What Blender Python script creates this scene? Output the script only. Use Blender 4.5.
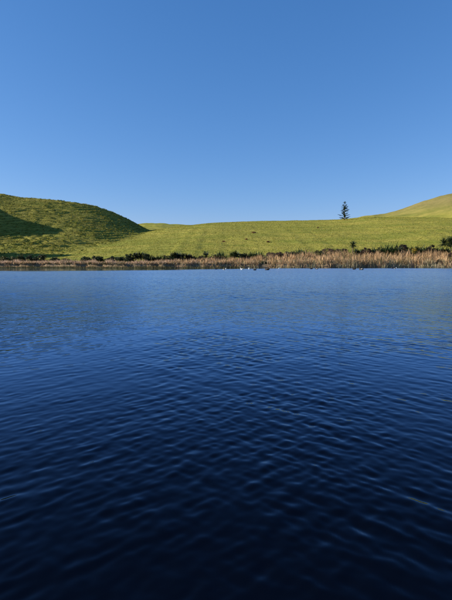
import bpy, math, random
import numpy as np
R = math.radians
for o in list(bpy.data.objects): bpy.data.objects.remove(o)
scn = bpy.context.scene
col = scn.collection

# ------------------------------------------------------------------ camera
CAM_H = 1.8
F = 450.0 / 600.0                       # focal length over picture height
PITCH = math.atan((300 - 259.5) / 450.0)
cam = bpy.data.cameras.new('camera')
cam.sensor_fit = 'VERTICAL'; cam.sensor_height = 24.0; cam.lens = 24.0 * F
cam.clip_start = 0.05; cam.clip_end = 6000
co = bpy.data.objects.new('camera', cam); col.objects.link(co)
co.location = (0, 0, CAM_H); co.rotation_euler = (R(90) - PITCH, 0, 0)
scn.camera = co

# ------------------------------------------------------------------ sky, sun, exposure
SUN_EL, SUN_AZ = 22.0, -91.0            # azimuth clockwise from +Y (the view direction)
w = bpy.data.worlds.new('World'); scn.world = w; w.use_nodes = True
nt = w.node_tree; nt.nodes.clear()
sky = nt.nodes.new('ShaderNodeTexSky'); sky.sky_type = 'NISHITA'
sky.sun_disc = False; sky.sun_elevation = R(SUN_EL); sky.sun_rotation = R(SUN_AZ)
sky.altitude = 50; sky.air_density = 1.0; sky.dust_density = 0.0; sky.ozone_density = 6.0
# the camera's colour response to the blue sky, the same in every direction
ss = nt.nodes.new('ShaderNodeSeparateColor'); hs = nt.nodes.new('ShaderNodeCombineColor'); nt.links.new(sky.outputs[0], ss.inputs[0])
for i, (g, k) in enumerate(((1.07, .813), (.76, 1.147), (.62, 1.862))):
    p = nt.nodes.new('ShaderNodeMath'); p.operation = 'POWER'; p.inputs[1].default_value = g; nt.links.new(ss.outputs[i], p.inputs[0])
    q = nt.nodes.new('ShaderNodeMath'); q.operation = 'MULTIPLY'; q.inputs[1].default_value = k; nt.links.new(p.outputs[0], q.inputs[0]); nt.links.new(q.outputs[0], hs.inputs[i])
bg = nt.nodes.new('ShaderNodeBackground'); bg.inputs['Strength'].default_value = 0.080
wo = nt.nodes.new('ShaderNodeOutputWorld')
nt.links.new(hs.outputs[0], bg.inputs[0]); nt.links.new(bg.outputs[0], wo.inputs[0])
sl = bpy.data.lights.new('sun', 'SUN'); sl.energy = 5.0; sl.angle = R(0.53); sl.color = (1.0, 0.90, 0.74)
so = bpy.data.objects.new('sun', sl); col.objects.link(so)
so.rotation_euler = (R(90 - SUN_EL), 0, R(180 - SUN_AZ))
so.location = (-60, 0, 60)
scn.view_settings.view_transform = 'Standard'; scn.view_settings.look = 'None'
scn.view_settings.gamma = 1.0; scn.view_settings.exposure = 0.9; scn.view_settings.use_curve_mapping = False

# ------------------------------------------------------------------ helpers
rng = np.random.default_rng(7)
def vnoise(x, y, seed=0):
    xi = np.floor(x).astype(np.int64); yi = np.floor(y).astype(np.int64)
    fx = x - xi; fy = y - yi
    fx = fx*fx*fx*(fx*(fx*6-15)+10); fy = fy*fy*fy*(fy*(fy*6-15)+10)
    def h(a, b):
        n = (a*374761393 + b*668265263 + seed*1274126177) & 0xffffffff
        n = ((n ^ (n >> 13)) * 1274126177) & 0xffffffff
        return ((n ^ (n >> 16)) & 0xffffff) / float(0xffffff)
    a = h(xi, yi); b = h(xi+1, yi); c = h(xi, yi+1); d = h(xi+1, yi+1)
    return (a*(1-fx)+b*fx)*(1-fy) + (c*(1-fx)+d*fx)*fy
def fbm(x, y, sc, octv=3, seed=0):
    s = 0; a = 1; t = 0
    for i in range(octv):
        s = s + a*(vnoise(x/sc*2**i + 17.3*i, y/sc*2**i - 9.1*i, seed+i) - .5); t += a; a *= .5
    return s/t*2
def sstep(a, b, x):
    t = np.clip((x-a)/(b-a), 0, 1); return t*t*(3-2*t)
def mesh_np(name, V, Fc, mats, parent=None, colors=None, smooth=False, matidx=None):
    V = np.asarray(V, dtype=np.float32); Fc = np.asarray(Fc, dtype=np.int32)
    me = bpy.data.meshes.new(name); k = Fc.shape[1]
    me.vertices.add(len(V)); me.vertices.foreach_set('co', V.ravel())
    me.loops.add(Fc.size); me.loops.foreach_set('vertex_index', Fc.ravel())
    me.polygons.add(len(Fc)); me.polygons.foreach_set('loop_start', np.arange(0, Fc.size, k, dtype=np.int32))
    if smooth: me.polygons.foreach_set('use_smooth', np.ones(len(Fc), dtype=bool))
    me.update(calc_edges=True)
    if colors is not None:
        at = me.color_attributes.new('tint', 'FLOAT_COLOR', 'POINT')
        c4 = np.ones((len(V), 4), dtype=np.float32); c4[:, :3] = colors
        at.data.foreach_set('color', c4.ravel())
    for m in (mats if isinstance(mats, (list, tuple)) else [mats]): me.materials.append(m)
    o = bpy.data.objects.new(name, me); col.objects.link(o)
    if parent: o.parent = parent
    return o
def tag(o, label=None, cat=None, group=None, kind=None):
    if label: o['label'] = label
    if cat: o['category'] = cat
    if group: o['group'] = group
    if kind: o['kind'] = kind
    return o
def empty(name, loc):
    o = bpy.data.objects.new(name, None); o.location = loc; o.empty_display_size = .3; col.objects.link(o); return o
def material(name, rough=.8):
    m = bpy.data.materials.new(name); m.use_nodes = True
    b = m.node_tree.nodes['Principled BSDF']; b.inputs['Roughness'].default_value = rough
    return m, m.node_tree, b
def tint_material(name, rough=.7, spec=.3, trans=0.0):
    """leaf material: colour from the blade's own tint, some light passing through"""
    m, t, b = material(name, rough)
    a = t.nodes.new('ShaderNodeVertexColor'); a.layer_name = 'tint'
    t.links.new(a.outputs['Color'], b.inputs['Base Color']); b.inputs['Specular IOR Level'].default_value = spec
    if trans > 0:
        tr = t.nodes.new('ShaderNodeBsdfTranslucent'); mx = t.nodes.new('ShaderNodeMixShader'); mx.inputs[0].default_value = trans
        t.links.new(a.outputs['Color'], tr.inputs[0]); t.links.new(b.outputs[0], mx.inputs[1]); t.links.new(tr.outputs[0], mx.inputs[2])
        t.links.new(mx.outputs[0], t.nodes['Material Output'].inputs[0])
    return m
def plain(name, c, rough=.8, noise=0.0, scale=4.0):
    m, t, b = material(name, rough)
    if noise:
        n = t.nodes.new('ShaderNodeTexNoise'); n.inputs['Scale'].default_value = scale
        tc = t.nodes.new('ShaderNodeTexCoord'); t.links.new(tc.outputs['Object'], n.inputs['Vector'])
        r = t.nodes.new('ShaderNodeValToRGB')
        r.color_ramp.elements[0].position = .3; r.color_ramp.elements[1].position = .7
        r.color_ramp.elements[0].color = (*[v*(1-noise) for v in c], 1); r.color_ramp.elements[1].color = (*[min(1, v*(1+noise)) for v in c], 1)
        t.links.new(n.outputs[0], r.inputs[0]); t.links.new(r.outputs[0], b.inputs['Base Color'])
    else: b.inputs['Base Color'].default_value = (*c, 1)
    return m

# ------------------------------------------------------------------ terrain
def shore(x):
    s = 97 + 1.6*np.sin(x/17.0) + 1.0*np.sin(x/6.3+1.0) + 3.0*sstep(15, 55, x) + 4*sstep(-20, -60, x) + .7*fbm(x, x*0, 2.2, 2, 5)
    return s
def px2x(px, Y): return (px-226)/450.0*Y
def py2z(py, Y): return CAM_H + Y*(259.5-py)/450.0
def crest(pts, Y):
    xs = np.array([px2x(p[0], Y) for p in pts]); zs = np.array([py2z(p[1], Y) for p in pts]); return xs, zs
YA, YC, YD, YB = 232., 200., 330., 345.
A_PTS = [(-120, 250), (60, 246), (110, 240), (140, 234), (165, 229), (185, 226.2), (197, 225.2), (206, 223.6), (220, 222.6), (260, 222.2), (300, 221.6), (330, 220.7), (343, 219.4), (360, 217.4), (380, 217.4), (395, 217.6), (420, 218.2), (452, 219.4), (520, 222), (700, 232)]
C_PTS = [(-300, 205), (-120, 190), (-40, 191), (0, 194.8), (8, 196), (20, 199.3), (40, 200.2), (60, 203), (80, 206), (100, 209.5), (112, 213), (122, 217), (132, 222), (145, 229), (165, 239), (200, 250), (260, 258)]
D_PTS = [(-200, 225), (60, 225), (140, 224.4), (160, 224.2), (175, 225), (190, 226.2), (230, 228), (400, 228), (700, 230)]
B_PTS = [(250, 236), (335, 224), (352, 219), (366, 216.2), (378, 214.9), (388, 213.4), (396, 211.8), (410, 206.8), (425, 201.6), (440, 196.8), (452, 194.6), (490, 190), (600, 196), (900, 215)]
def ridge(x, y, pts, Y, y0, ex=1.3, fall=.45):
    xs, zs = crest(pts, Y)
    # smooth the polyline
    H = sum(np.interp(x + d, xs, zs) for d in (-4, -2, 0, 2, 4))/5
    t = (y - y0)/(Y - y0)
    tc = np.clip(t, 0, 1)
    p = np.where(t < 1, 1-(1-tc)**ex, np.maximum(1 - fall*(t-1)**2, .1))
    return H*np.where(t < 0, 0, p), t
def lobe(x, y, cx, cy, rx, ry, h, rot=0):
    c, s = math.cos(rot), math.sin(rot)
    u = ((x-cx)*c + (y-cy)*s)/rx; v = (-(x-cx)*s + (y-cy)*c)/ry
    return h*np.exp(-(u*u+v*v))
def smax(a, b, k): 
    h = np.clip(.5+.5*(b-a)/k, 0, 1); return a*(1-h)+b*h + k*h*(1-h)
def bw0(y): return sstep(235, 270, y)
def hills(x, y):
    ys = shore(x); d = y-ys
    apron = np.clip(d, -40, 60)*.05 + 1.2*sstep(3, 15, d)*sstep(-30, 10, x)
    a, ta = ridge(x, y, A_PTS, YA, ys+1, 1.25)
    c, tc = ridge(x, y, C_PTS, YC, ys+4, 1.0)
    tcc = np.clip(tc, 0, 1.0)
    cz = c*(.55+.45*sstep(.0, .75, tcc)) + 1.2*fbm(x, y, 30, 2, 11)*sstep(.1, .5, tcc)
    dd, _ = ridge(x, y, D_PTS, YD, 180., 1.0)
    b, _ = ridge(x, y, B_PTS, YB, 190., 1.2)
    kk = .05+.95*sstep(6, 40, d); z = smax(apron, a, 1.0*kk); z = smax(z, cz, 1.5*kk); z = smax(z, dd, 2.0); z = smax(z, b, 2.0)
    z = z + bw0(y)*(1.1*fbm(x, y, 24, 3, 41)+.25*fbm(x, y, 5, 2, 42))
    z = z + lobe(x, y, -113, 154, 12, 11, 18) + lobe(x, y, -116, 172, 12, 11, 9) + lobe(x, y, -87, 118, 11, 8, 20)  # knolls out of view on the left, shaped for the shadows they cast
    cw = sstep(-1.5, 1.5, cz - np.maximum(np.maximum(a, dd), apron*1.0))*sstep(4, 12, d)
    bw = sstep(-2, 2, b - np.maximum(np.maximum(a, dd), cz))
    return z, d, cw, bw
def height(x, y):
    z, d, cw, bw = hills(x, y)
    land = sstep(3, 25, d)
    z = z + land*(.45*fbm(x, y, 22, 3, 21)*(1-.3*cw) + .10*fbm(x, y, 3.0, 3, 22))
    # terracettes trodden along the contours of the rough hill
    ph = z/1.05 + 1.3*fbm(x, y, 16, 2, 31) + .35*fbm(x, y, 3.5, 2, 32)
    saw = ph - np.floor(ph)
    patch = sstep(-.35, .25, fbm(x, y, 14, 2, 33))
    z = z + cw*land*(-patch*.66*(np.where(saw < .75, saw/.75, (1-saw)/.25)-.5) + .10*fbm(x, y, 2.0, 3, 34))
    z = z + (1-cw)*land*.05*np.sin(ph*6.28)*patch
    # lake bed, and the near bank behind the camera
    under = -np.clip(-d, 0, 20)*.14
    z = np.where(d < 0, np.minimum(z, under), np.maximum(z, .06*np.clip(d, 0, 5)))
    far_side = sstep(105, 150, np.abs(x))*(2+.05*np.abs(x))
    z = np.where(d < 0, z + far_side*(1-sstep(0, 1, (d+20)/20*0)), z)
    near = sstep(-1.0, -4.0, y)*(3.2+.02*np.abs(y))
    return z + near
def zat(x, y): return float(height(np.array([float(x)]), np.array([float(y)]))[0])
gx = np.concatenate([-np.geomspace(2500, 140, 34), np.arange(-136, -90, 1.2), np.arange(-90, 110, .5), np.arange(110, 170, 1.5), np.geomspace(172, 2500, 34)])
gy = np.concatenate([-np.geomspace(600, 10, 14), np.arange(-8, 0, 1.0), np.arange(0, 88, 4.0), np.arange(88, 215, .5), np.arange(215, 360, 1.0), np.geomspace(362, 4000, 40)])
GX, GY = np.meshgrid(gx, gy)
GZ = height(GX, GY)
_, _, CW, BW = hills(GX, GY)
DD = GY - shore(GX)
nx, ny = len(gx), len(gy)
idx = np.arange(nx*ny).reshape(ny, nx)
faces = np.stack([idx[:-1, :-1], idx[:-1, 1:], idx[1:, 1:], idx[1:, :-1]], -1).reshape(-1, 4)
BW = BW*sstep(25, 44, GZ)
cols = np.stack([CW, BW, sstep(2, 9, DD)], -1).reshape(-1, 3)

gm, t, b = material('pasture', .95)
b.inputs['Specular IOR Level'].default_value = .1
N = t.nodes.new; L = t.links.new
def ramp(fac, c0, c1, p0=.35, p1=.65):
    r = N('ShaderNodeValToRGB'); e = r.color_ramp.elements
    e[0].position = p0; e[1].position = p1; e[0].color = (*c0, 1); e[1].color = (*c1, 1); L(fac, r.inputs[0]); return r.outputs[0]
def noise(scale, detail=3, vec=None, rough=.6):
    n = N('ShaderNodeTexNoise'); n.inputs['Scale'].default_value = scale; n.inputs['Detail'].default_value = detail; n.inputs['Roughness'].default_value = rough
    L(vec, n.inputs['Vector']); return n.outputs[0]
def mixc(fac, a, c):
    m = N('ShaderNodeMix'); m.data_type = 'RGBA'
    if hasattr(fac, 'is_linked'): L(fac, m.inputs[0])
    else: m.inputs[0].default_value = fac
    L(a, m.inputs[6]); L(c, m.inputs[7]); return m.outputs[2]
tc = N('ShaderNodeTexCoord'); P = tc.outputs['Object']
va = N('ShaderNodeVertexColor'); va.layer_name = 'tint'
sep = N('ShaderNodeSeparateColor'); L(va.outputs['Color'], sep.inputs[0])
mpg = N('ShaderNodeMapping'); mpg.inputs['Rotation'].default_value = (0, 0, R(28)); mpg.inputs['Scale'].default_value = (.035, .16, .1); L(P, mpg.inputs[0])
n_big = noise(1.0, 4, mpg.outputs[0]); n_mid = noise(.5, 4, P); n_fine = noise(2.4, 3, P)
A1 = mixc(n_fine, ramp(n_mid, (.198, .205, .028), (.318, .285, .054)), ramp(n_big, (.130, .165, .022), (.360, .305, .064), .38, .62))
C1 = mixc(n_fine, ramp(n_mid, (.118, .124, .020), (.285, .246, .048)), ramp(n_big, (.120, .146, .020), (.290, .246, .050)))
B1 = mixc(n_fine, ramp(n_mid, (.135, .130, .036), (.225, .190, .068)), ramp(n_big, (.150, .140, .036), (.240, .195, .075)))
mud = ramp(n_mid, (.14, .105, .06), (.24, .18, .11))
c = mixc(sep.outputs[0], A1, C1); c = mixc(sep.outputs[1], c, B1); c = mixc(sep.outputs[2], mud, c)
L(c, b.inputs['Base Color'])
bp = N('ShaderNodeBump'); bp.inputs['Strength'].default_value = .7; bp.inputs['Distance'].default_value = .25
L(noise(1.8, 4, P, .7), bp.inputs['Height']); L(bp.outputs[0], b.inputs['Normal'])
terrain = mesh_np('terrain', np.stack([GX, GY, GZ], -1).reshape(-1, 3), faces, gm, colors=cols, smooth=True)
tag(terrain, 'rolling green pasture hills rising from the far shore of the lake', kind='structure')

# ------------------------------------------------------------------ water
wm, t, b = material('lake_water', .03)
N = t.nodes.new; L = t.links.new
t.nodes.remove(b)
gp = bpy.data.node_groups.new('wave_height', 'ShaderNodeTree')
gp.interface.new_socket('Vector', in_out='INPUT', socket_type='NodeSocketVector')
gp.interface.new_socket('Height', in_out='OUTPUT', socket_type='NodeSocketFloat')
gi = gp.nodes.new('NodeGroupInput'); go = gp.nodes.new('NodeGroupOutput')
# capillary ripples too fine for the mesh: (rotation of the crests, size, stretch, height, warp)
WAVES = [(30, .13, 2.0, .0036, .3), (-34, .115, 2.0, .0031, .3)]
acc = None
for k, (rot, wl, st, amp, dist) in enumerate(WAVES):
    mp = gp.nodes.new('ShaderNodeMapping'); mp.vector_type = 'TEXTURE'
    mp.inputs['Rotation'].default_value = (0, 0, R(rot)); mp.inputs['Scale'].default_value = (wl*st, wl, wl)
    mp.inputs['Location'].default_value = (3.7*k, 1.9*k, 0)
    n = gp.nodes.new('ShaderNodeTexNoise'); n.noise_dimensions = '2D'; n.inputs['Scale'].default_value = 1.0
    n.inputs['Detail'].default_value = 1.0; n.inputs['Roughness'].default_value = .4; n.inputs['Distortion'].default_value = dist
    gp.links.new(gi.outputs[0], mp.inputs[0]); gp.links.new(mp.outputs[0], n.inputs['Vector'])
    # sharpen the crests a little: (n)^1.6
    pw = gp.nodes.new('ShaderNodeMath'); pw.operation = 'POWER'; pw.inputs[1].default_value = 1.7; gp.links.new(n.outputs[0], pw.inputs[0])
    ml = gp.nodes.new('ShaderNodeMath'); ml.operation = 'MULTIPLY'; ml.inputs[1].default_value = amp*5.0; gp.links.new(pw.outputs[0], ml.inputs[0])
    if acc is None: acc = ml.outputs[0]
    else:
        ad = gp.nodes.new('ShaderNodeMath'); ad.operation = 'ADD'; gp.links.new(acc, ad.inputs[0]); gp.links.new(ml.outputs[0], ad.inputs[1]); acc = ad.outputs[0]
gp.links.new(acc, go.inputs[0])
tc = N('ShaderNodeTexCoord'); P = tc.outputs['Object']
EPS = .008
def hsample(off):
    ad = N('ShaderNodeVectorMath'); ad.operation = 'ADD'; ad.inputs[1].default_value = off; L(P, ad.inputs[0])
    g = N('ShaderNodeGroup'); g.node_tree = gp; L(ad.outputs[0], g.inputs[0]); return g.outputs[0]
def math_(op, a, c, clamp=False):
    m = N('ShaderNodeMath'); m.operation = op; m.use_clamp = clamp
    for i, v in enumerate((a, c)):
        if hasattr(v, 'is_linked'): L(v, m.inputs[i])
        else: m.inputs[i].default_value = v
    return m.outputs[0]
h0, hx, hy = hsample((0, 0, 0)), hsample((EPS, 0, 0)), hsample((0, EPS, 0))
# wind: gusty patches, and calm water in the lee of the far shore (wider on the left)
sp = N('ShaderNodeSeparateXYZ'); L(P, sp.inputs[0])
mp = N('ShaderNodeMapping'); mp.inputs['Scale'].default_value = (.05, .12, 1); L(P, mp.inputs[0])
gn = N('ShaderNodeTexNoise'); gn.inputs['Scale'].default_value = 1.0; gn.inputs['Detail'].default_value = 3; L(mp.outputs[0], gn.inputs['Vector'])
gust = N('ShaderNodeMapRange'); gust.inputs[1].default_value = .3; gust.inputs[2].default_value = .7; gust.inputs[3].default_value = .85; gust.inputs[4].default_value = 1.15
L(gn.outputs[0], gust.inputs[0])
edge = N('ShaderNodeMapRange'); edge.interpolation_type = 'SMOOTHSTEP'
for i, v in enumerate((-28, 22, 71, 93)): edge.inputs[i+1].default_value = v
L(sp.outputs[0], edge.inputs[0])
wob = math_('MULTIPLY', math_('SUBTRACT', gn.outputs[0], .5), 14.0)
dist_ = math_('SUBTRACT', math_('ADD', sp.outputs[1], wob), edge.outputs[0])
calm = N('ShaderNodeMapRange'); calm.interpolation_type = 'SMOOTHSTEP'
for i, v in enumerate((-2.0, 3.0, 1.0, .10)): calm.inputs[i+1].default_value = v
L(dist_, calm.inputs[0])
mp2 = N('ShaderNodeMapping'); mp2.inputs['Scale'].default_value = (3.0, .9, 1); L(P, mp2.inputs[0])
cp = N('ShaderNodeTexNoise'); cp.inputs['Scale'].default_value = 1.0; cp.inputs['Detail'].default_value = 2; L(mp2.outputs[0], cp.inputs['Vector'])
paws = N('ShaderNodeMapRange')          # small cat's-paws of wind
for i, v in enumerate((.36, .64, .55, 1.4)): paws.inputs[i+1].default_value = v
L(cp.outputs[0], paws.inputs[0])
fine = N('ShaderNodeMapRange'); fine.interpolation_type = 'SMOOTHSTEP'       # the mesh carries these waves itself near the bank
for i, v in enumerate((7.0, 26.0, .05, 1.0)): fine.inputs[i+1].default_value = v
L(sp.outputs[1], fine.inputs[0])
ampl = math_('MULTIPLY', math_('MULTIPLY', gust.outputs[0], paws.outputs[0]), math_('MULTIPLY', fine.outputs[0], calm.outputs[0]))
sx = math_('MULTIPLY', math_('DIVIDE', math_('SUBTRACT', h0, hx), EPS), ampl)
sy = math_('MULTIPLY', math_('DIVIDE', math_('SUBTRACT', h0, hy), EPS), ampl)
geo = N('ShaderNodeNewGeometry')
cb = N('ShaderNodeCombineXYZ'); L(sx, cb.inputs[0]); L(sy, cb.inputs[1]); cb.inputs[2].default_value = 0.0
ad = N('ShaderNodeVectorMath'); ad.operation = 'ADD'; L(geo.outputs['Normal'], ad.inputs[0]); L(cb.outputs[0], ad.inputs[1])
nm = N('ShaderNodeVectorMath'); nm.operation = 'NORMALIZE'; L(ad.outputs[0], nm.inputs[0]); 
# Fresnel reflection. With the sun low at the side, the sky ahead is strongly polarised upright, so the
# water reflects it mostly by the p term (weak near Brewster's angle), with a little of the s term.
dt = N('ShaderNodeVectorMath'); dt.operation = 'DOT_PRODUCT'; L(nm.outputs[0], dt.inputs[0]); L(geo.outputs['Incoming'], dt.inputs[1])
ci = math_('MINIMUM', math_('MAXIMUM', math_('ABSOLUTE', dt.outputs['Value'], 0), .002), 1.0)
NW = 1.333
ct = math_('SQRT', math_('SUBTRACT', 1.0, math_('DIVIDE', math_('SUBTRACT', 1.0, math_('MULTIPLY', ci, ci)), NW*NW)), 0)
def refl(a, c): return math_('POWER', math_('DIVIDE', math_('SUBTRACT', a, c), math_('ADD', a, c)), 2.0)
rp = refl(math_('MULTIPLY', ci, NW), ct); rs = refl(math_('MULTIPLY', ct, NW), ci)
rr = math_('ADD', math_('MULTIPLY', rp, .86), math_('MULTIPLY', rs, .14))
gl = N('ShaderNodeBsdfGlossy'); L(nm.outputs[0], gl.inputs['Normal'])
cr = N('ShaderNodeCombineColor')
for i, k in enumerate((.98, 1.30, 1.78)): L(math_('MINIMUM', math_('MULTIPLY', rr, k), .98), cr.inputs[i])
L(cr.outputs[0], gl.inputs['Color'])
body = N('ShaderNodeBsdfDiffuse'); body.inputs['Color'].default_value = (.0008, .0012, .0022, 1)     # dark peaty water below
ads = N('ShaderNodeAddShader'); L(gl.outputs[0], ads.inputs[0]); L(body.outputs[0], ads.inputs[1])
L(ads.outputs[0], t.nodes['Material Output'].inputs[0])
# wind roughens the open water; under the near bank it is smooth
yp = math_('MAXIMUM', sp.outputs[1], 0.0)
y2 = math_('MULTIPLY', yp, yp)
rgh = math_('ADD', math_('MULTIPLY', math_('DIVIDE', y2, math_('ADD', y2, 320.0)), .27), .012)
L(math_('MULTIPLY', rgh, math_('ADD', math_('MULTIPLY', calm.outputs[0], .85), .15)), gl.inputs['Roughness'])
# the surface itself: a random sea of short crossing wavelets, in sheets whose mesh is finer near the bank
wr = np.random.default_rng(23)
SEA = []
for lam0, lam1, cnt, slope in ((.06, .09, 26, .028), (.09, .15, 36, .050), (.15, .24, 36, .046), (.24, .40, 20, .020), (.40, .9, 12, .010), (.9, 1.8, 8, .006)):
    for q in range(cnt):
        lam = lam0*(lam1/lam0)**wr.random()
        th = R(90) + (1 if q % 2 else -1)*R(45) + wr.normal(0, R(16))
        SEA.append((q % 2, lam, math.cos(th), math.sin(th), slope*math.sqrt(2.0/cnt)*lam/6.2832, wr.random()*6.2832))
def calm_edge(x): return 71 + 24*sstep(-28, 22, x)
def sea(x, y, step):
    z = np.zeros(x.shape); wl = sstep(.5, -.5, x/(y+2.0)); W = (.55+.65*(1-wl), .55+.65*wl)
    for side, lam, cx, cy, amp, p in SEA:
        f = np.clip((lam/np.maximum(step, .0046*y)-2.3)/1.7, 0, 1)
        if f.max() > 0: z += W[side]*amp*f*np.sin(6.2832/lam*(x*cx+y*cy)+p)
    g = (.75+.9*fbm(x, y, 3.0, 2, 91))*(1+.35*fbm(x, y*.6, 14, 2, 92))
    g = np.clip(g, .6, 1.6)*(.85+1.7*sstep(7, 26, y)+.5*sstep(0, -25, x)*sstep(8, 20, y))*(1-.85*sstep(-4, 3, y+5*fbm(x, y, 20, 2, 93)-calm_edge(x)))
    z = z*g
    return z + .12*np.abs(z)*np.sign(z)
TILES = [(-4.0, 1.2, 7.5, .1, .1), (1.2, 6.0, 7.5, .020, .018), (6.0, 15.0, 12.0, .038, .034), (15.0, 24.0, 16.0, .066, .056), (24.0, 45.0, 30.0, .12, .10), (45.0, 112.0, 75.0, .28, .24)]
rows = []                                # boundary x grids, so that neighbouring sheets share their edge heights
for (y0, y1, hw, dx, dy) in TILES:
    rows.append((np.linspace(-hw, hw, int(2*hw/dx)+1), np.linspace(y0, y1, int((y1-y0)/dy)+1)))
LV, LF = [], []; off = 0
def put(X, Y, Z):
    global off
    ii = np.arange(X.size).reshape(X.shape)+off
    LV.append(np.stack([X, Y, Z], -1).reshape(-1, 3)); LF.append(np.stack([ii[:-1, :-1], ii[:-1, 1:], ii[1:, 1:], ii[1:, :-1]], -1).reshape(-1, 4)); off += X.size
for k, (xs, ys_) in enumerate(rows):
    X, Y = np.meshgrid(xs, ys_); Z = sea(X, Y, max(TILES[k][3:]))
    hw = TILES[k][2]; Z = Z*(1-sstep(hw*.93, hw, np.abs(X)))
    if k+1 < len(rows):
        xs2 = rows[k+1][0]; z2 = sea(xs2, xs2*0+ys_[-1], max(TILES[k+1][3:])); Z[-1] = np.interp(xs, xs2, z2)
    if k == 0: Z[0] = 0
    put(X, Y, Z)
    for sgn in (-1, 1):                  # flat water out to the sides
        xo = np.array([-400., -hw]) if sgn < 0 else np.array([hw, 400.])
        Xo, Yo = np.meshgrid(xo, [ys_[0], ys_[-1]]); put(Xo, Yo, Xo*0)
lake = mesh_np('lake', np.concatenate(LV), np.concatenate(LF), wm, smooth=True)
tag(lake, 'wind-rippled deep blue lake filling the foreground', kind='structure')

# ------------------------------------------------------------------ grass and reeds
def blades(base, hgt, wid, ang, lean, leandir, colr, bend=.5, tipdark=1.0, basemul=.6):
    """tapered bent blades: 5 vertices, one quad as two triangles + a tip"""
    n = len(base); ca, sa = np.cos(ang), np.sin(ang)
    side = np.stack([ca, sa, 0*ca], -1)*(wid*.5)[:, None]
    ld = np.stack([np.cos(leandir), np.sin(leandir), 0*ca], -1)
    mid = base + ld*(lean*hgt*.35)[:, None]; mid[:, 2] += hgt*.6
    tip = base + ld*(lean*hgt*(.35+bend))[:, None]; tip[:, 2] += hgt*np.sqrt(np.maximum(.15, 1-(lean*.8)**2))
    V = np.stack([base-side, base+side, mid+side*.85, mid-side*.85, tip], 1).reshape(-1, 3)
    k = np.arange(n)[:, None]*5
    T = np.concatenate([k+[0, 1, 2], k+[0, 2, 3], k+[3, 2, 4]], 1).reshape(-1, 3)
    C = np.stack([colr*basemul, colr*basemul, colr, colr, colr*tipdark], 1).reshape(-1, 3)
    return V, T, C
def vary(c, n, s=.18): return np.array(c)[None]*(1+s*rng.standard_normal((n, 1)))*(1+.08*rng.standard_normal((n, 3)))
reed_mat = tint_material('dry_reed_leaf', .75, .2, .25)
rush_mat = tint_material('green_rush_leaf', .7, .25, .25)
grass_mat = tint_material('grass_blade', .8, .15, .3)

# pasture tufts
n = 120000
Y = 102 + (252-102)*rng.random(n)**.9; X = (rng.random(n)*1.25-.62)*Y
z, d, cw, bw = hills(X, Y)
keep = (d > 7)
X, Y, cw, bw = X[keep], Y[keep], cw[keep], bw[keep]; n = len(X)
cl = fbm(X, Y, 5, 3, 51)
Z = height(X, Y)-.03
parts = []
base_c = np.where((cl > .1)[:, None], np.array([.285, .262, .054])[None], np.array([.220, .222, .034])[None])
cc = np.where((cl > .05)[:, None], np.array([.255, .228, .050])[None], np.array([.150, .158, .028])[None])
colr = base_c*(1-cw[:, None]) + cc*cw[:, None]
colr = np.clip(colr*(1+.13*rng.standard_normal((n, 1))), .01, .6)
tv, tt, tcl = [], [], []
off = 0
for j in range(2):
    B = np.stack([X+.12*rng.standard_normal(n), Y+.12*rng.standard_normal(n), Z], -1)
    hh = (.14+.18*rng.random(n))*(1+.5*cw)*(1+.5*np.clip(cl, -.5, 1))
    V, T, C = blades(B, hh*.7, .07+.09*rng.random(n), rng.random(n)*6.28, .3+.7*rng.random(n), rng.random(n)*6.28, colr, basemul=.9)
    tv.append(V); tt.append(T+off); tcl.append(C); off += len(V)
g = mesh_np('pasture_grass', np.concatenate(tv), np.concatenate(tt), grass_mat, colors=np.concatenate(tcl))
tag(g, 'rough grass tufts covering the hill slopes', 'grass', kind='stuff')

# bigger tussocks on the rough left hill, thickest along the terracettes
n = 19000
Y = 106 + 105*rng.random(n); X = -.02*Y - .56*Y*rng.random(n)
z, d, cw, bw = hills(X, Y)
ph = (z/1.05 + 1.3*fbm(X, Y, 16, 2, 31) + .35*fbm(X, Y, 3.5, 2, 32)) % 1.0
keep = (d > 9) & (rng.random(n) < cw*(.25+.75*(np.abs(ph-.7) < .2))*(.35+.65*(fbm(X, Y, 9, 2, 77) > -.15)))
X, Y = X[keep], Y[keep]; n = len(X); Z = height(X, Y)-.05
sz = .22+.30*rng.random(n)**2
tcol = np.clip(np.where((rng.random(n) < .6)[:, None], np.array([.25, .245, .05])[None], np.array([.15, .18, .03])[None])*(1+.25*rng.standard_normal((n, 1))), .01, .5)
tv, tt, tcl = [], [], []; off = 0
for j in range(9):
    B = np.stack([X+.16*rng.standard_normal(n), Y+.16*rng.standard_normal(n), Z], -1)
    V, T, C = blades(B, sz*(.7+.6*rng.random(n)), .12+.12*rng.random(n), rng.random(n)*6.28, .4+.6*rng.random(n), rng.random(n)*6.28, tcol, basemul=.9)
    tv.append(V); tt.append(T+off); tcl.append(C); off += len(V)
g = mesh_np('tussock_grass', np.concatenate(tv), np.concatenate(tt), grass_mat, colors=np.concatenate(tcl))
tag(g, 'coarse tussocks along the terraces of the left hill', 'tussocks', kind='stuff')

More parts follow.
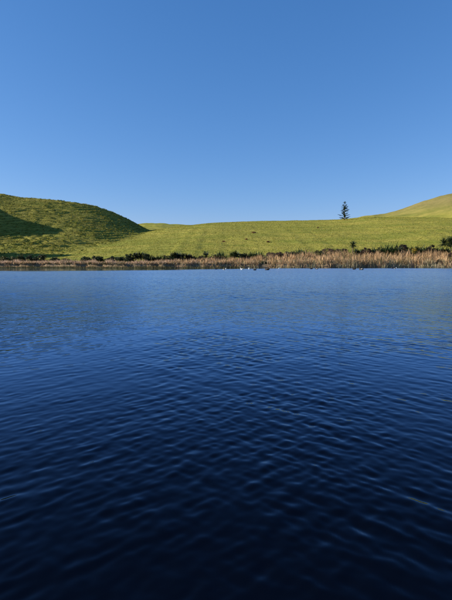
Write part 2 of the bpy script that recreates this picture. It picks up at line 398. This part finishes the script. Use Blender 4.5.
# reed belts along the far shore: narrow and low on the left, deep and tall on the right
def right(x): return np.interp(x, [-50, -17, -8, 3, 16, 28], [0, .03, .33, .48, .8, 1.0])
def belt(n, x0, x1, d0, d1f, hf, wid, palette, lean, seed, name, label, cat, mat, clump=2.0, thresh=-.35, basemul=.6, fill=lambda x: 1.0):
    x = x0 + (x1-x0)*rng.random(n); d1 = d1f(x); u = rng.random(n); d = d0 + (d1-d0)*u
    y = shore(x) + d
    cn = fbm(x, y, clump, 3, seed)
    k = (cn > thresh) & (rng.random(n) < fill(x)); x, y, cn, d, u = x[k], y[k], cn[k], d[k], u[k]; n = len(x)
    z = np.maximum(height(x, y), -.35) - .05
    h = hf(x, u)*(1+.75*cn)*(.58+.66*rng.random(n)) + np.maximum(0, -z)
    ci = .7*fbm(x, y, 1.0, 2, seed+5) + .55*fbm(x, y, 3.2, 2, seed+6) + .28*rng.standard_normal(n)
    pal = np.array(palette); sel = np.clip(((ci+.9)/1.8*len(pal)).astype(int), 0, len(pal)-1)
    c = np.clip(pal[sel]*(1+.2*rng.standard_normal((n, 1))), .01, .85)
    V, T, C = blades(np.stack([x, y, z], -1), h, wid*(.7+.6*rng.random(n)), rng.random(n)*6.28, lean*(rng.random(n)**1.5)*1.6, rng.random(n)*6.28, c, basemul=basemul)
    o = mesh_np(name, V, T, mat, colors=C)
    return tag(o, label, cat, kind='stuff')
belt(44000, -72, 72, -.5, lambda x: 4.2+10*right(x), lambda x, u: .50+1.02*right(x), .075,
     [(.07, .065, .025), (.24, .15, .07), (.50, .33, .17), (.62, .42, .24), (.54, .35, .19), (.34, .21, .10), (.11, .11, .035), (.07, .08, .025)], .9, 61,
     'bulrush_belt', 'tall dry tan bulrushes standing along the far shore', 'bulrushes', reed_mat, 1.6, -.25, 1.0)
belt(9000, -72, 4, -2.4, lambda x: .6+0*x, lambda x, u: .34+.16*u, .06,  # belt added so its blades and their reflection darken the left shore strip
     [(.045, .045, .018), (.075, .072, .028), (.11, .10, .04), (.06, .065, .022), (.15, .12, .06)], .5, 85,
     'darkening_sedge', 'low dark olive sedge added to darken the reflecting strip of shallows on the left', 'sedge', rush_mat, 2.0, -.5, .9, lambda x: 1-right(x))
belt(11000, -72, 2, .3, lambda x: 2.9+0*x, lambda x, u: .62+.25*u, .07,
     [(.26, .18, .10), (.46, .32, .20), (.60, .43, .30), (.54, .37, .25), (.34, .24, .14), (.16, .15, .07)], .6, 81,
     'reed_edge', 'short pinkish dry reeds at the water edge on the left', 'reeds', reed_mat, 1.8, -.3, .8, lambda x: 1-right(x))
belt(15000, -72, 72, -1.2, lambda x: 1.6+2.2*right(x), lambda x, u: .28+.72*right(x), .05,
     [(.22, .21, .10), (.34, .31, .16), (.46, .39, .24), (.28, .28, .14), (.52, .42, .28)], .6, 71,
     'rush_fringe', 'low grey-green rushes fringing the water below the bulrushes', 'rushes', rush_mat, 1.4, -.2, 1.0, lambda x: .12+.88*right(x))

# ------------------------------------------------------------------ bushes, flax, cabbage trees
flax_mat = tint_material('flax_leaf', .5, .4, .12)
leaf_mat = tint_material('shrub_leaf', .65, .3, .15)
bark = plain('bark', (.10, .075, .055), .9, .4, 6)
def tube(pts, rad, sides=7):
    pts = np.array(pts, float); V = []; m = len(pts)
    for i, p in enumerate(pts):
        tan = pts[min(i+1, m-1)]-pts[max(i-1, 0)]; tan /= np.linalg.norm(tan)
        u = np.cross(tan, [0.31, .9, .2]); u /= np.linalg.norm(u); v = np.cross(tan, u)
        for s in range(sides):
            a = 6.2832*s/sides; V.append(p + rad[i]*(u*math.cos(a)+v*math.sin(a)))
    Fq = [(i*sides+s, i*sides+(s+1) % sides, (i+1)*sides+(s+1) % sides, (i+1)*sides+s) for i in range(m-1) for s in range(sides)]
    return np.array(V), np.array(Fq)
def sword(n, centre, length, wid, up, spread, c, seed):
    """sword leaves arching out from one centre"""
    r = np.random.default_rng(seed)
    az = r.random(n)*6.283; el = np.arcsin(np.clip(up + (1-up)*r.random(n) - spread*r.random(n), -.8, .99))
    ln = length*(.65+.45*r.random(n))
    d = np.stack([np.cos(az)*np.cos(el), np.sin(az)*np.cos(el), np.sin(el)], -1)
    sd = np.stack([-np.sin(az), np.cos(az), 0*az], -1)*(wid*.5)
    p0 = np.array(centre)[None] + d*.03; p1 = p0 + d*(ln*.55)[:, None]
    p2 = p1 + d*(ln*.45)[:, None]; p2[:, 2] -= ln*.22*r.random(n)*(1.0-np.abs(d[:, 2])*.5)
    V = np.stack([p0-sd*.5, p0+sd*.5, p1+sd, p1-sd, p2], 1).reshape(-1, 3)
    k = np.arange(n)[:, None]*5
    T = np.concatenate([k+[0, 1, 2], k+[0, 2, 3], k+[3, 2, 4]], 1).reshape(-1, 3)
    cv = np.clip(np.array(c)[None]*(1+.3*r.standard_normal((n, 1))), .004, .6)
    return V, T, np.repeat(cv, 5, 0)
def flax(loc, h, wd, c, seed):
    o = empty('flax_bush', loc); r = random.Random(seed)
    nf = max(5, int(wd/.32)); 
    for k in range(nf):
        a = 6.283*k/nf + r.uniform(-.4, .4); rr = wd*.30*math.sqrt(r.random())
        V, T, C = sword(48, (0, 0, 0), h*r.uniform(.62, .98), .22, .12, .35, c, seed*31+k)
        p = mesh_np('leaf_fan', V, T, flax_mat, o, colors=C); p.location = (rr*math.cos(a)*1.6, rr*math.sin(a)*.8, -.06)
    return o
def cabbage(loc, h, head, c, seed, heads=1):
    o = empty('cabbage_tree', loc); r = random.Random(seed)
    th = h-head*.55
    V, Q = tube([(0, 0, -.2), (.05, 0, th*.35), (-.04, .03, th*.7), (0, 0, th)], [.17, .13, .11, .10])
    tr = mesh_np('trunk', V, Q, bark, o, smooth=True)
    tops = [(0, 0, th)]
    for k in range(heads-1):
        a = 6.283*k/max(1, heads-1)+r.random()
        tip = (math.cos(a)*head*.55, math.sin(a)*head*.4, th-head*.15+r.uniform(-.1, .3)); tops.append(tip)
        V, Q = tube([(0, 0, th*.6), (tip[0]*.6, tip[1]*.6, th*.78), tip], [.09, .07, .06], 6)
        mesh_np('branch', V, Q, bark, o, smooth=True)
    for k, tp in enumerate(tops):
        V, T, C = sword(200, (0, 0, 0), head*.78, .12, -.45, .25, c, seed*17+k)
        p = mesh_np('leaf_head', V, T, flax_mat, o, colors=C); p.location = tp
    return o
def shrub(loc, h, wd, c, seed, dens=1.0, name='shrub', leaf=.13):
    o = empty(name, loc); r = np.random.default_rng(seed)
    ns = 5
    SV, SQ = [], []; off = 0; lobes = []
    for k in range(ns):
        a = r.random()*6.283; q = (wd*.30*math.cos(a)*r.random(), wd*.22*math.sin(a)*r.random(), h*(.45+.25*r.random()))
        lobes.append(q)
        V, Q = tube([(q[0]*.2, q[1]*.2, -.12), (q[0]*.6, q[1]*.6, q[2]*.5), q], [.045, .032, .015], 5)
        SV.append(V); SQ.append(Q+off); off += len(V)
    mesh_np('stems', np.concatenate(SV), np.concatenate(SQ), bark, o, smooth=True)
    nl = int(1300*dens*max(.45, wd*h/3.0))
    # leaves gathered in clumps over the dome
    ncl = max(14, int(16*wd)); 
    az = r.random(ncl)*6.283; ez = r.random(ncl); rad = .55+.45*r.random(ncl)
    cen = np.stack([np.cos(az)*np.sqrt(1-ez*ez*.9)*wd*.46*rad, np.sin(az)*np.sqrt(1-ez*ez*.9)*wd*.40*rad, h*(.12+.80*ez*rad)], -1)
    ci = r.integers(0, ncl, nl)
    p = cen[ci] + r.standard_normal((nl, 3))*np.array([.15, .15, .11])*min(1.0, wd*.6)
    p[:, 2] = np.clip(p[:, 2], .03, h*1.03)
    a = r.random(nl)*6.283; tl = r.random(nl)*2-1
    u = np.stack([np.cos(a), np.sin(a), tl], -1); u /= np.linalg.norm(u, axis=1)[:, None]
    v = np.cross(u, r.standard_normal((nl, 3))); v /= np.linalg.norm(v, axis=1)[:, None]
    s = leaf*(.6+.8*r.random(nl))[:, None]
    V = np.stack([p-u*s, p+v*s*.45, p+u*s, p-v*s*.45], 1).reshape(-1, 3)
    Fq = np.arange(nl*4).reshape(-1, 4)
    clv = (1+.3*r.standard_normal(ncl))[ci]
    cv = np.clip(np.array(c)[None]*(clv*(1+.2*r.standard_normal(nl)))[:, None], .004, .6)
    mesh_np('foliage', V, Fq, leaf_mat, o, colors=np.repeat(cv, 4, 0))
    return o
DG, MG, OL, BR = (.028, .044, .014), (.048, .076, .020), (.10, .10, .03), (.075, .050, .032)
G1 = 'bushes along the back of the reed bed'
# px from, px to, top py, kind, colour, label
PLANTS = [
 (1, 9, 256.4, 's', OL, 'olive shrub at the extreme left edge behind the reeds'),
 (11, 18, 256.2, 's', OL, 'second shrub from the left edge, olive and low, behind the reeds'),
 (18, 25.5, 253.8, 's', (.06, .075, .02), 'bright-topped round shrub below the shaded hillside, tallest at far left'),
 (27, 34, 255.2, 's', DG, 'dark shrub just right of the bright-topped round shrub at far left'),
 (34, 40, 257.2, 's', DG, 'very low dark shrub in the gap between two taller far-left shrubs'),
 (39.5, 48, 254.4, 's', (.05, .06, .02), 'rounded dark shrub with olive top, below the tip of the hill shadow'),
 (51, 60, 257.8, 's', DG, 'low wide dark shrub right of the far-left group'),
 (62, 71, 258.6, 's', (.05, .045, .02), 'low brownish shrub alone on the left reed bank'),
 (82, 91, 256.6, 's', DG, 'dark shrub starting the thick hedge line left of the valley'),
 (92, 104, 256, 's', DG, 'wide dark shrub, second in the hedge line left of the valley'),
 (106, 115.5, 256.2, 's', DG, 'dark shrub, third in the hedge line left of the valley'),
 (115, 125, 256.4, 's', DG, 'low dark shrub, fourth in the hedge line left of the valley'),
 (125.5, 135, 254, 's', DG, 'dense black-green shrub at the foot of the valley'),
 (133.5, 138.5, 252.2, 'c', DG, 'slim small cabbage tree rising at the foot of the valley'),
 (137.5, 145, 251.2, 'c2', DG, 'bushy-headed cabbage tree, tallest at the foot of the valley'),
 (144, 150, 254, 's', DG, 'dark rounded shrub right of the tallest cabbage tree at the valley foot'),
 (149.5, 157, 253.4, 'f', DG, 'dark flax bush, left of a touching pair right of the valley foot'),
 (155, 163, 252.8, 'f', MG, 'dark green flax bush, right of a touching pair right of the valley foot'),
 (163, 168, 255.4, 's', OL, 'small olive shrub between flax bushes, right of the valley foot'),
 (167, 174, 255, 's', DG, 'low dark shrub left of the close pair of dark cabbage trees'),
 (172, 179, 251.8, 'c2', DG, 'left one of the close pair of bushy cabbage trees'),
 (179, 187, 252.4, 'c2', DG, 'right one of the close pair of bushy cabbage trees'),
 (186, 194, 254.6, 's', (.05, .04, .02), 'low brownish shrub right of the pair of bushy cabbage trees'),
 (194, 200, 254.4, 'f', DG, 'small dark flax left of the single-stemmed cabbage tree'),
 (198, 205, 256, 's', BR, 'brown bracken shrub below the single-stemmed cabbage tree'),
 (203, 209.5, 251.2, 'c', DG, 'single-stemmed round-headed cabbage tree left of the picture centre'),
 (211, 218, 254, 'f', DG, 'dark flax between two small round-headed trees near the centre'),
 (217, 224, 251, 'f', MG, 'upright green flax just left of the picture centre'),
 (231.5, 238.5, 250.4, 'c2', MG, 'bushy cabbage tree standing alone just right of the picture centre'),
 (239, 246, 253.4, 's', DG, 'low dark shrub left of the big slanting flax clump'),
 (245, 253, 251.8, 'f', DG, 'lower left half of the big slanting flax clump'),
 (251.5, 260.5, 249.2, 'f', MG, 'taller right half of the big slanting flax clump'),
 (266, 276, 252.4, 's', BR, 'brown bracken shrub right of the big slanting flax clump'),
 (275, 284, 252.2, 's', BR, 'reddish brown bracken shrub, right one of two beside the slanting flax'),
 (283.5, 295, 251.6, 's', (.05, .055, .022), 'wide olive-brown shrub left of the bright green flax'),
 (294.5, 307, 247.8, 'f', (.05, .085, .03), 'bright green flax bush in the middle of the right reed bank'),
 (313, 323, 250.2, 's', OL, 'low olive shrub left of the large brown mounded shrub'),
 (321, 334, 248.6, 's', BR, 'large brown mounded shrub on the right reed bank'),
 (333.5, 347, 248.8, 's', (.055, .045, .024), 'wide brown-green shrub under the round-headed tree on the right'),
 (349, 355, 240.8, 'c', DG, 'tall round-headed cabbage tree alone against the right grass slope'),
 (355.5, 360, 247.2, 'f', DG, 'tiny dark flax at the foot of the tall round-headed cabbage tree'),
 (360, 370, 248, 's', BR, 'brown low shrub between the tall cabbage tree and a dark spiky one'),
 (369.5, 375.5, 244.8, 'f', DG, 'dark narrow flax left of the big green flax'),
 (376, 383, 247.6, 's', OL, 'small olive shrub pressed against the left of the big green flax'),
 (382, 394.5, 241.2, 'f', (.04, .07, .022), 'big green flax, largest spiky bush on the right bank'),
 (393, 406, 244.2, 's', BR, 'dark purplish brown shrub right of the big green flax'),
 (405, 412, 247.4, 's', OL, 'low olive shrub left of the yellow gorse'),
 (410.5, 418, 243.4, 'f', DG, 'dark green flax standing above the yellow gorse'),
 (418, 426, 245.4, 'f', MG, 'green flax, left one of three between the gorse and the tall palm-like tree'),
 (425, 434, 244.8, 's', (.05, .045, .024), 'brownish shrub, middle one of three left of the tall palm-like tree'),
 (433, 445, 245.6, 'f', DG, 'dark flax, right one of three beside the tall palm-like tree'),
 (443.5, 455, 235.6, 'c3', DG, 'tall palm-like cabbage tree with bare trunk at the right edge'),
]
for i, (x0, x1, top, kind, c, lab) in enumerate(PLANTS):
    pc = (x0+x1)/2
    xg = px2x(pc, 110.); rt = float(right(np.array([xg]))[0])
    Y = float(shore(np.array([xg]))[0]) + 5.4 + 10.0*rt + 1.0*math.sin(i*2.4)
    X = px2x(pc, Y); zg = zat(X, Y); h = max(.5, py2z(top, Y) - zg); wd = (x1-x0)/450*Y*1.25
    loc = (X, Y, zg)
    if kind == 'f': o = flax(loc, h*1.30, wd*1.1, c, 100+i); cat = 'flax bush'
    elif kind == 's': o = shrub(loc, h*1.1, wd, c, 100+i); cat = 'shrub'
    else:
        nh = {'c': 1, 'c2': 3, 'c3': 4}[kind]; o = cabbage(loc, h, wd*(1.0 if nh == 1 else .85), c, 100+i, nh); cat = 'cabbage tree'
    tag(o, lab, cat, G1)
# low plants in among the reeds
IN_REEDS = [
 (229.5, 235.5, 260, 'f', MG, 4.5, 'green rush clump in the reeds below the lone centre cabbage tree'),
 (259.5, 265, 258, 'f', (.06, .07, .03), 1.5, 'tall grey-green rush clump at the water edge among the reeds'),
 (277, 284, 257, 'f', MG, 4, 'small green flax among the tan reeds right of centre'),
 (316, 321, 256.8, 'f', MG, 4, 'small green flax among the tan reeds below the brown mounded shrub'),
 (377, 387, 254, 'f', (.06, .08, .025), 3.2, 'green flax low among the reeds below the big green flax'),
 (398, 403, 256, 'f', DG, 3.0, 'small dark flax among the reeds left of the yellow gorse'),
 (446, 453, 250, 's', BR, 3, 'brown dead shrub in the reeds under the palm-like tree'),
 (434, 440, 259, 's', BR, .8, 'dark brown dead shrub near the water at far right'),
]
for i, (x0, x1, top, kind, c, dd, lab) in enumerate(IN_REEDS):
    pc = (x0+x1)/2; xg = px2x(pc, 102.); Y = float(shore(np.array([xg]))[0])+dd; X = px2x(pc, Y); zg = zat(X, Y)
    h = max(.6, py2z(top, Y)-zg); wd = (x1-x0)/450*Y
    o = flax((X, Y, zg), h, wd, c, 300+i) if kind == 'f' else shrub((X, Y, zg), h, wd, c, 300+i)
    tag(o, lab, 'flax bush' if kind == 'f' else 'shrub', 'plants among the reeds')
# gorse in flower
xg = px2x(412.5, 110.); Y = float(shore(np.array([xg]))[0])+11; X = px2x(412.5, Y); zg = zat(X, Y)
g = shrub((X, Y, zg), py2z(248.8, Y)-zg, 1.5, (.06, .075, .02), 401, name='gorse_bush')
r = np.random.default_rng(5); nf = 160; hg = py2z(248.8, Y)-zg
p = np.stack([r.normal(0, .35, nf), r.normal(-.25, .2, nf), hg*(.55+.45*r.random(nf))], -1)
q = r.standard_normal((nf, 3, 3))*.05
mesh_np('flowers', (p[:, None]+q).reshape(-1, 3), np.arange(nf*3).reshape(-1, 3), plain('gorse_flower', (.75, .48, .03), .6), g)['kind'] = 'stuff'
tag(g, 'gorse bush in yellow flower at the right behind the reeds', 'gorse')

# dead bracken clumps out on the slope
def on_slope(px, py):
    for Y in np.arange(104, 260, .5):
        X = px2x(px, Y)
        if zat(X, Y) >= py2z(py, Y): return X, Y
    return X, Y
for i, (px, py, wpx, lab) in enumerate([
    (268, 242.6, 4.0, 'rusty brown dead bracken clump, lowest and largest on the central slope'),
    (253.5, 233.4, 5.5, 'long thin rusty bracken patch high on the central slope'),
    (246, 240.0, 3.0, 'faint rusty bracken clump left of the largest one'),
    (224, 242.3, 3.2, 'rusty bracken clump low on the slope near the centre'),
    (317, 228.5, 2.6, 'tiny rusty bracken clump high on the slope right of centre')]):
    X, Y = on_slope(px, py); 
    o = shrub((X, Y, zat(X, Y)-.05), .42, wpx*.75/450*Y, (.24, .125, .055), 500+i, name='bracken_clump', leaf=.16)
    tag(o, lab, 'bracken', 'bracken clumps on the slope')

# ------------------------------------------------------------------ Norfolk pine on the skyline
pine_mat = tint_material('pine_needles', .7, .2, .05)
PY = 214.0; PX = px2x(343.0, PY); pz = zat(PX, PY); top = py2z(202.3, PY)
pine = empty('norfolk_pine', (PX, PY, pz)); ph = top-pz
V, Q = tube([(0, 0, -.3), (0, 0, ph*.4), (0, 0, ph*.8), (0, 0, ph)], [.20, .14, .06, .015]); mesh_np('trunk', V, Q, bark, pine, smooth=True)
r = np.random.default_rng(12); nw = 13
for k in range(nw):
    f = k/(nw-1); hz = ph*(.06+.88*f)+(r.normal(0, .12) if 0 < k < nw-1 else 0); reach = (2.75*(1-f)**.85+.22)*(.62+.62*r.random())
    VV, TT, CC = [], [], []; off = 0; nb = 6 if f < .7 else 5
    ph0 = r.random()*6.28
    for j in range(nb):
        if k > 1 and r.random() < .16: continue
        a = ph0+6.283*j/nb+r.normal(0, .25); rl = reach*(.75+.4*r.random()); up = .16+.34*f+r.normal(0, .07)
        dirv = np.array([math.cos(a), math.sin(a), up]); sd = np.array([-math.sin(a), math.cos(a), 0])
        V, Q = tube([(0, 0, 0), tuple(dirv*rl*.5), tuple(dirv*rl)], [.05, .035, .012], 4)
        T = np.concatenate([Q[:, [0, 1, 2]], Q[:, [0, 2, 3]]]); VV.append(V); TT.append(T+off); off += len(V); CC.append(np.tile((.05, .04, .03), (len(V), 1)))
        m = int(44*rl)+10; s = (.25+.75*r.random(m))[:, None]
        p = dirv[None]*s*rl; side = np.where(r.random(m) < .5, -1, 1)[:, None]
        ln = (.22+.34*(1-np.abs(s-.6)))*.9
        tipv = p + sd[None]*side*ln*(.6+.5*r.random((m, 1))) + dirv[None]*ln*.55 + np.array([0, 0, 1])[None]*(.10+.12*r.random((m, 1)))
        wv = dirv[None]*.075 + np.array([0, 0, .05])[None]
        V = np.stack([p-wv, p+wv, tipv], 1).reshape(-1, 3); VV.append(V); TT.append(np.arange(m*3).reshape(-1, 3)+off); off += m*3
        CC.append(np.repeat(np.clip(np.array([.040, .062, .034])[None]*(1+.3*r.standard_normal((m, 1))), .004, .2), 3, 0))
    o = mesh_np('branch_whorl', np.concatenate(VV), np.concatenate(TT), pine_mat, pine, colors=np.concatenate(CC)); o.location = (0, 0, hz)
tag(pine, 'lone tiered pine tree standing on the right skyline', 'pine tree')

# ------------------------------------------------------------------ ducks
bill_mat = plain('duck_bill', (.10, .09, .06), .5)
def loft(path, radii, squash, sides=12):
    path = np.array(path, float); m = len(path); V = []
    for i in range(m):
        tan = path[min(i+1, m-1)]-path[max(i-1, 0)]; tan /= np.linalg.norm(tan)
        u = np.array([0, 1., 0]); v = np.cross(tan, u); v /= np.linalg.norm(v)
        for s in range(sides):
            a = 6.2832*s/sides; V.append(path[i]+radii[i]*(u*math.cos(a)+v*math.sin(a)*squash[i]))
    V.append(path[0]); V.append(path[-1])
    T = []
    for i in range(m-1):
        for s in range(sides):
            q = (i*sides+s, i*sides+(s+1) % sides, (i+1)*sides+(s+1) % sides, (i+1)*sides+s); T += [(q[0], q[1], q[2]), (q[0], q[2], q[3])]
    for s in range(sides):
        T.append((m*sides, (s+1) % sides, s)); T.append((m*sides+1, (m-1)*sides+s, (m-1)*sides+(s+1) % sides))
    return np.array(V), np.array(T)
def duck(px, Y, face, body, wing, sc, lab, cat='duck', up=True):
    o = empty('duck', (px2x(px, Y), Y, 0)); o.rotation_euler = (0, 0, face); o.scale = (sc, sc, sc)
    hz = .27 if up else .22
    V, T = loft([(-.30, 0, .13), (-.24, 0, .11), (-.12, 0, .07), (.02, 0, .055), (.14, 0, .08), (.19, 0, .14), (.20, 0, .20), (.21, 0, hz-.03), (.235, 0, hz), (.28, 0, hz-.005), (.30, 0, hz-.015)],
                [.012, .05, .11, .13, .105, .075, .048, .042, .052, .045, .015], [.6, .7, .8, .85, .95, 1, 1, 1, 1, .9, .8])
    mesh_np('body', V, T, body, o, smooth=True)
    for s in (-1, 1):
        V, T = loft([(-.27, s*.05, .145), (-.15, s*.095, .125), (0, s*.115, .105), (.10, s*.09, .10)], [.008, .03, .036, .01], [1.6, 1.9, 2.0, 1.6], 8)
        mesh_np('wing', V, T, wing, o, smooth=True)
    V, T = loft([(.29, 0, hz-.012), (.33, 0, hz-.022), (.365, 0, hz-.024)], [.022, .020, .010], [.7, .4, .3], 8)
    mesh_np('bill', V, T, bill_mat, o, smooth=True)
    tag(o, lab, cat, 'ducks on the water below the reeds')
dk = plain('dark_feather', (.035, .028, .022), .7, .4, 14); bk = plain('black_feather', (.012, .011, .011), .6, .3, 14)
wt = plain('white_feather', (.78, .76, .72), .7, .08, 14); gr = plain('grey_feather', (.30, .28, .26), .7, .3, 14)
def yd(py): return 450*CAM_H/(py-259.5)
for a in [
    (216.0, yd(269.3), .1, dk, dk, 1.1, 'small dark duck, leftmost of the birds on the water'),
    (224.6, yd(269.9), .2, wt, gr, 1.04, 'white bird swimming second from the left'),
    (242.0, yd(269.6), 3.0, wt, wt, 1.08, 'left one of two white birds close together right of centre'),
    (249.6, yd(269.2), 3.3, wt, gr, 1.04, 'right one of two white birds close together, next to a dark duck'),
    (254.8, yd(270.2), .3, dk, dk, 1.1, 'dark duck just right of two white birds'),
    (267.0, yd(270.0), 2.8, bk, dk, 1.7, 'largest black duck, close to the tall rush clump'),
    (279.0, yd(268.5), .2, wt, wt, 0.72, 'small pale bird alone close to the rushes'),
    (311.0, yd(269.0), .1, dk, dk, 1.2, 'dark duck, left one of the two below the mounded shrub'),
    (316.5, yd(269.1), 2.9, dk, gr, 1.1, 'dark duck, right one of the two below the mounded shrub'),
    (353.8, yd(269.4), 3.2, bk, dk, 1.3, 'black duck below the tall round-headed cabbage tree'),
    (361.0, yd(269.8), 3.0, dk, gr, 1.5, 'dark duck with greyish back, right of the black one'),
    (392.2, yd(268.4), .1, bk, dk, 1.3, 'dark duck touching the reeds at the right'),
    (394.8, yd(268.8), .3, wt, dk, 0.96, 'duck with white front, rightmost of all birds'),
]: duck(*a)
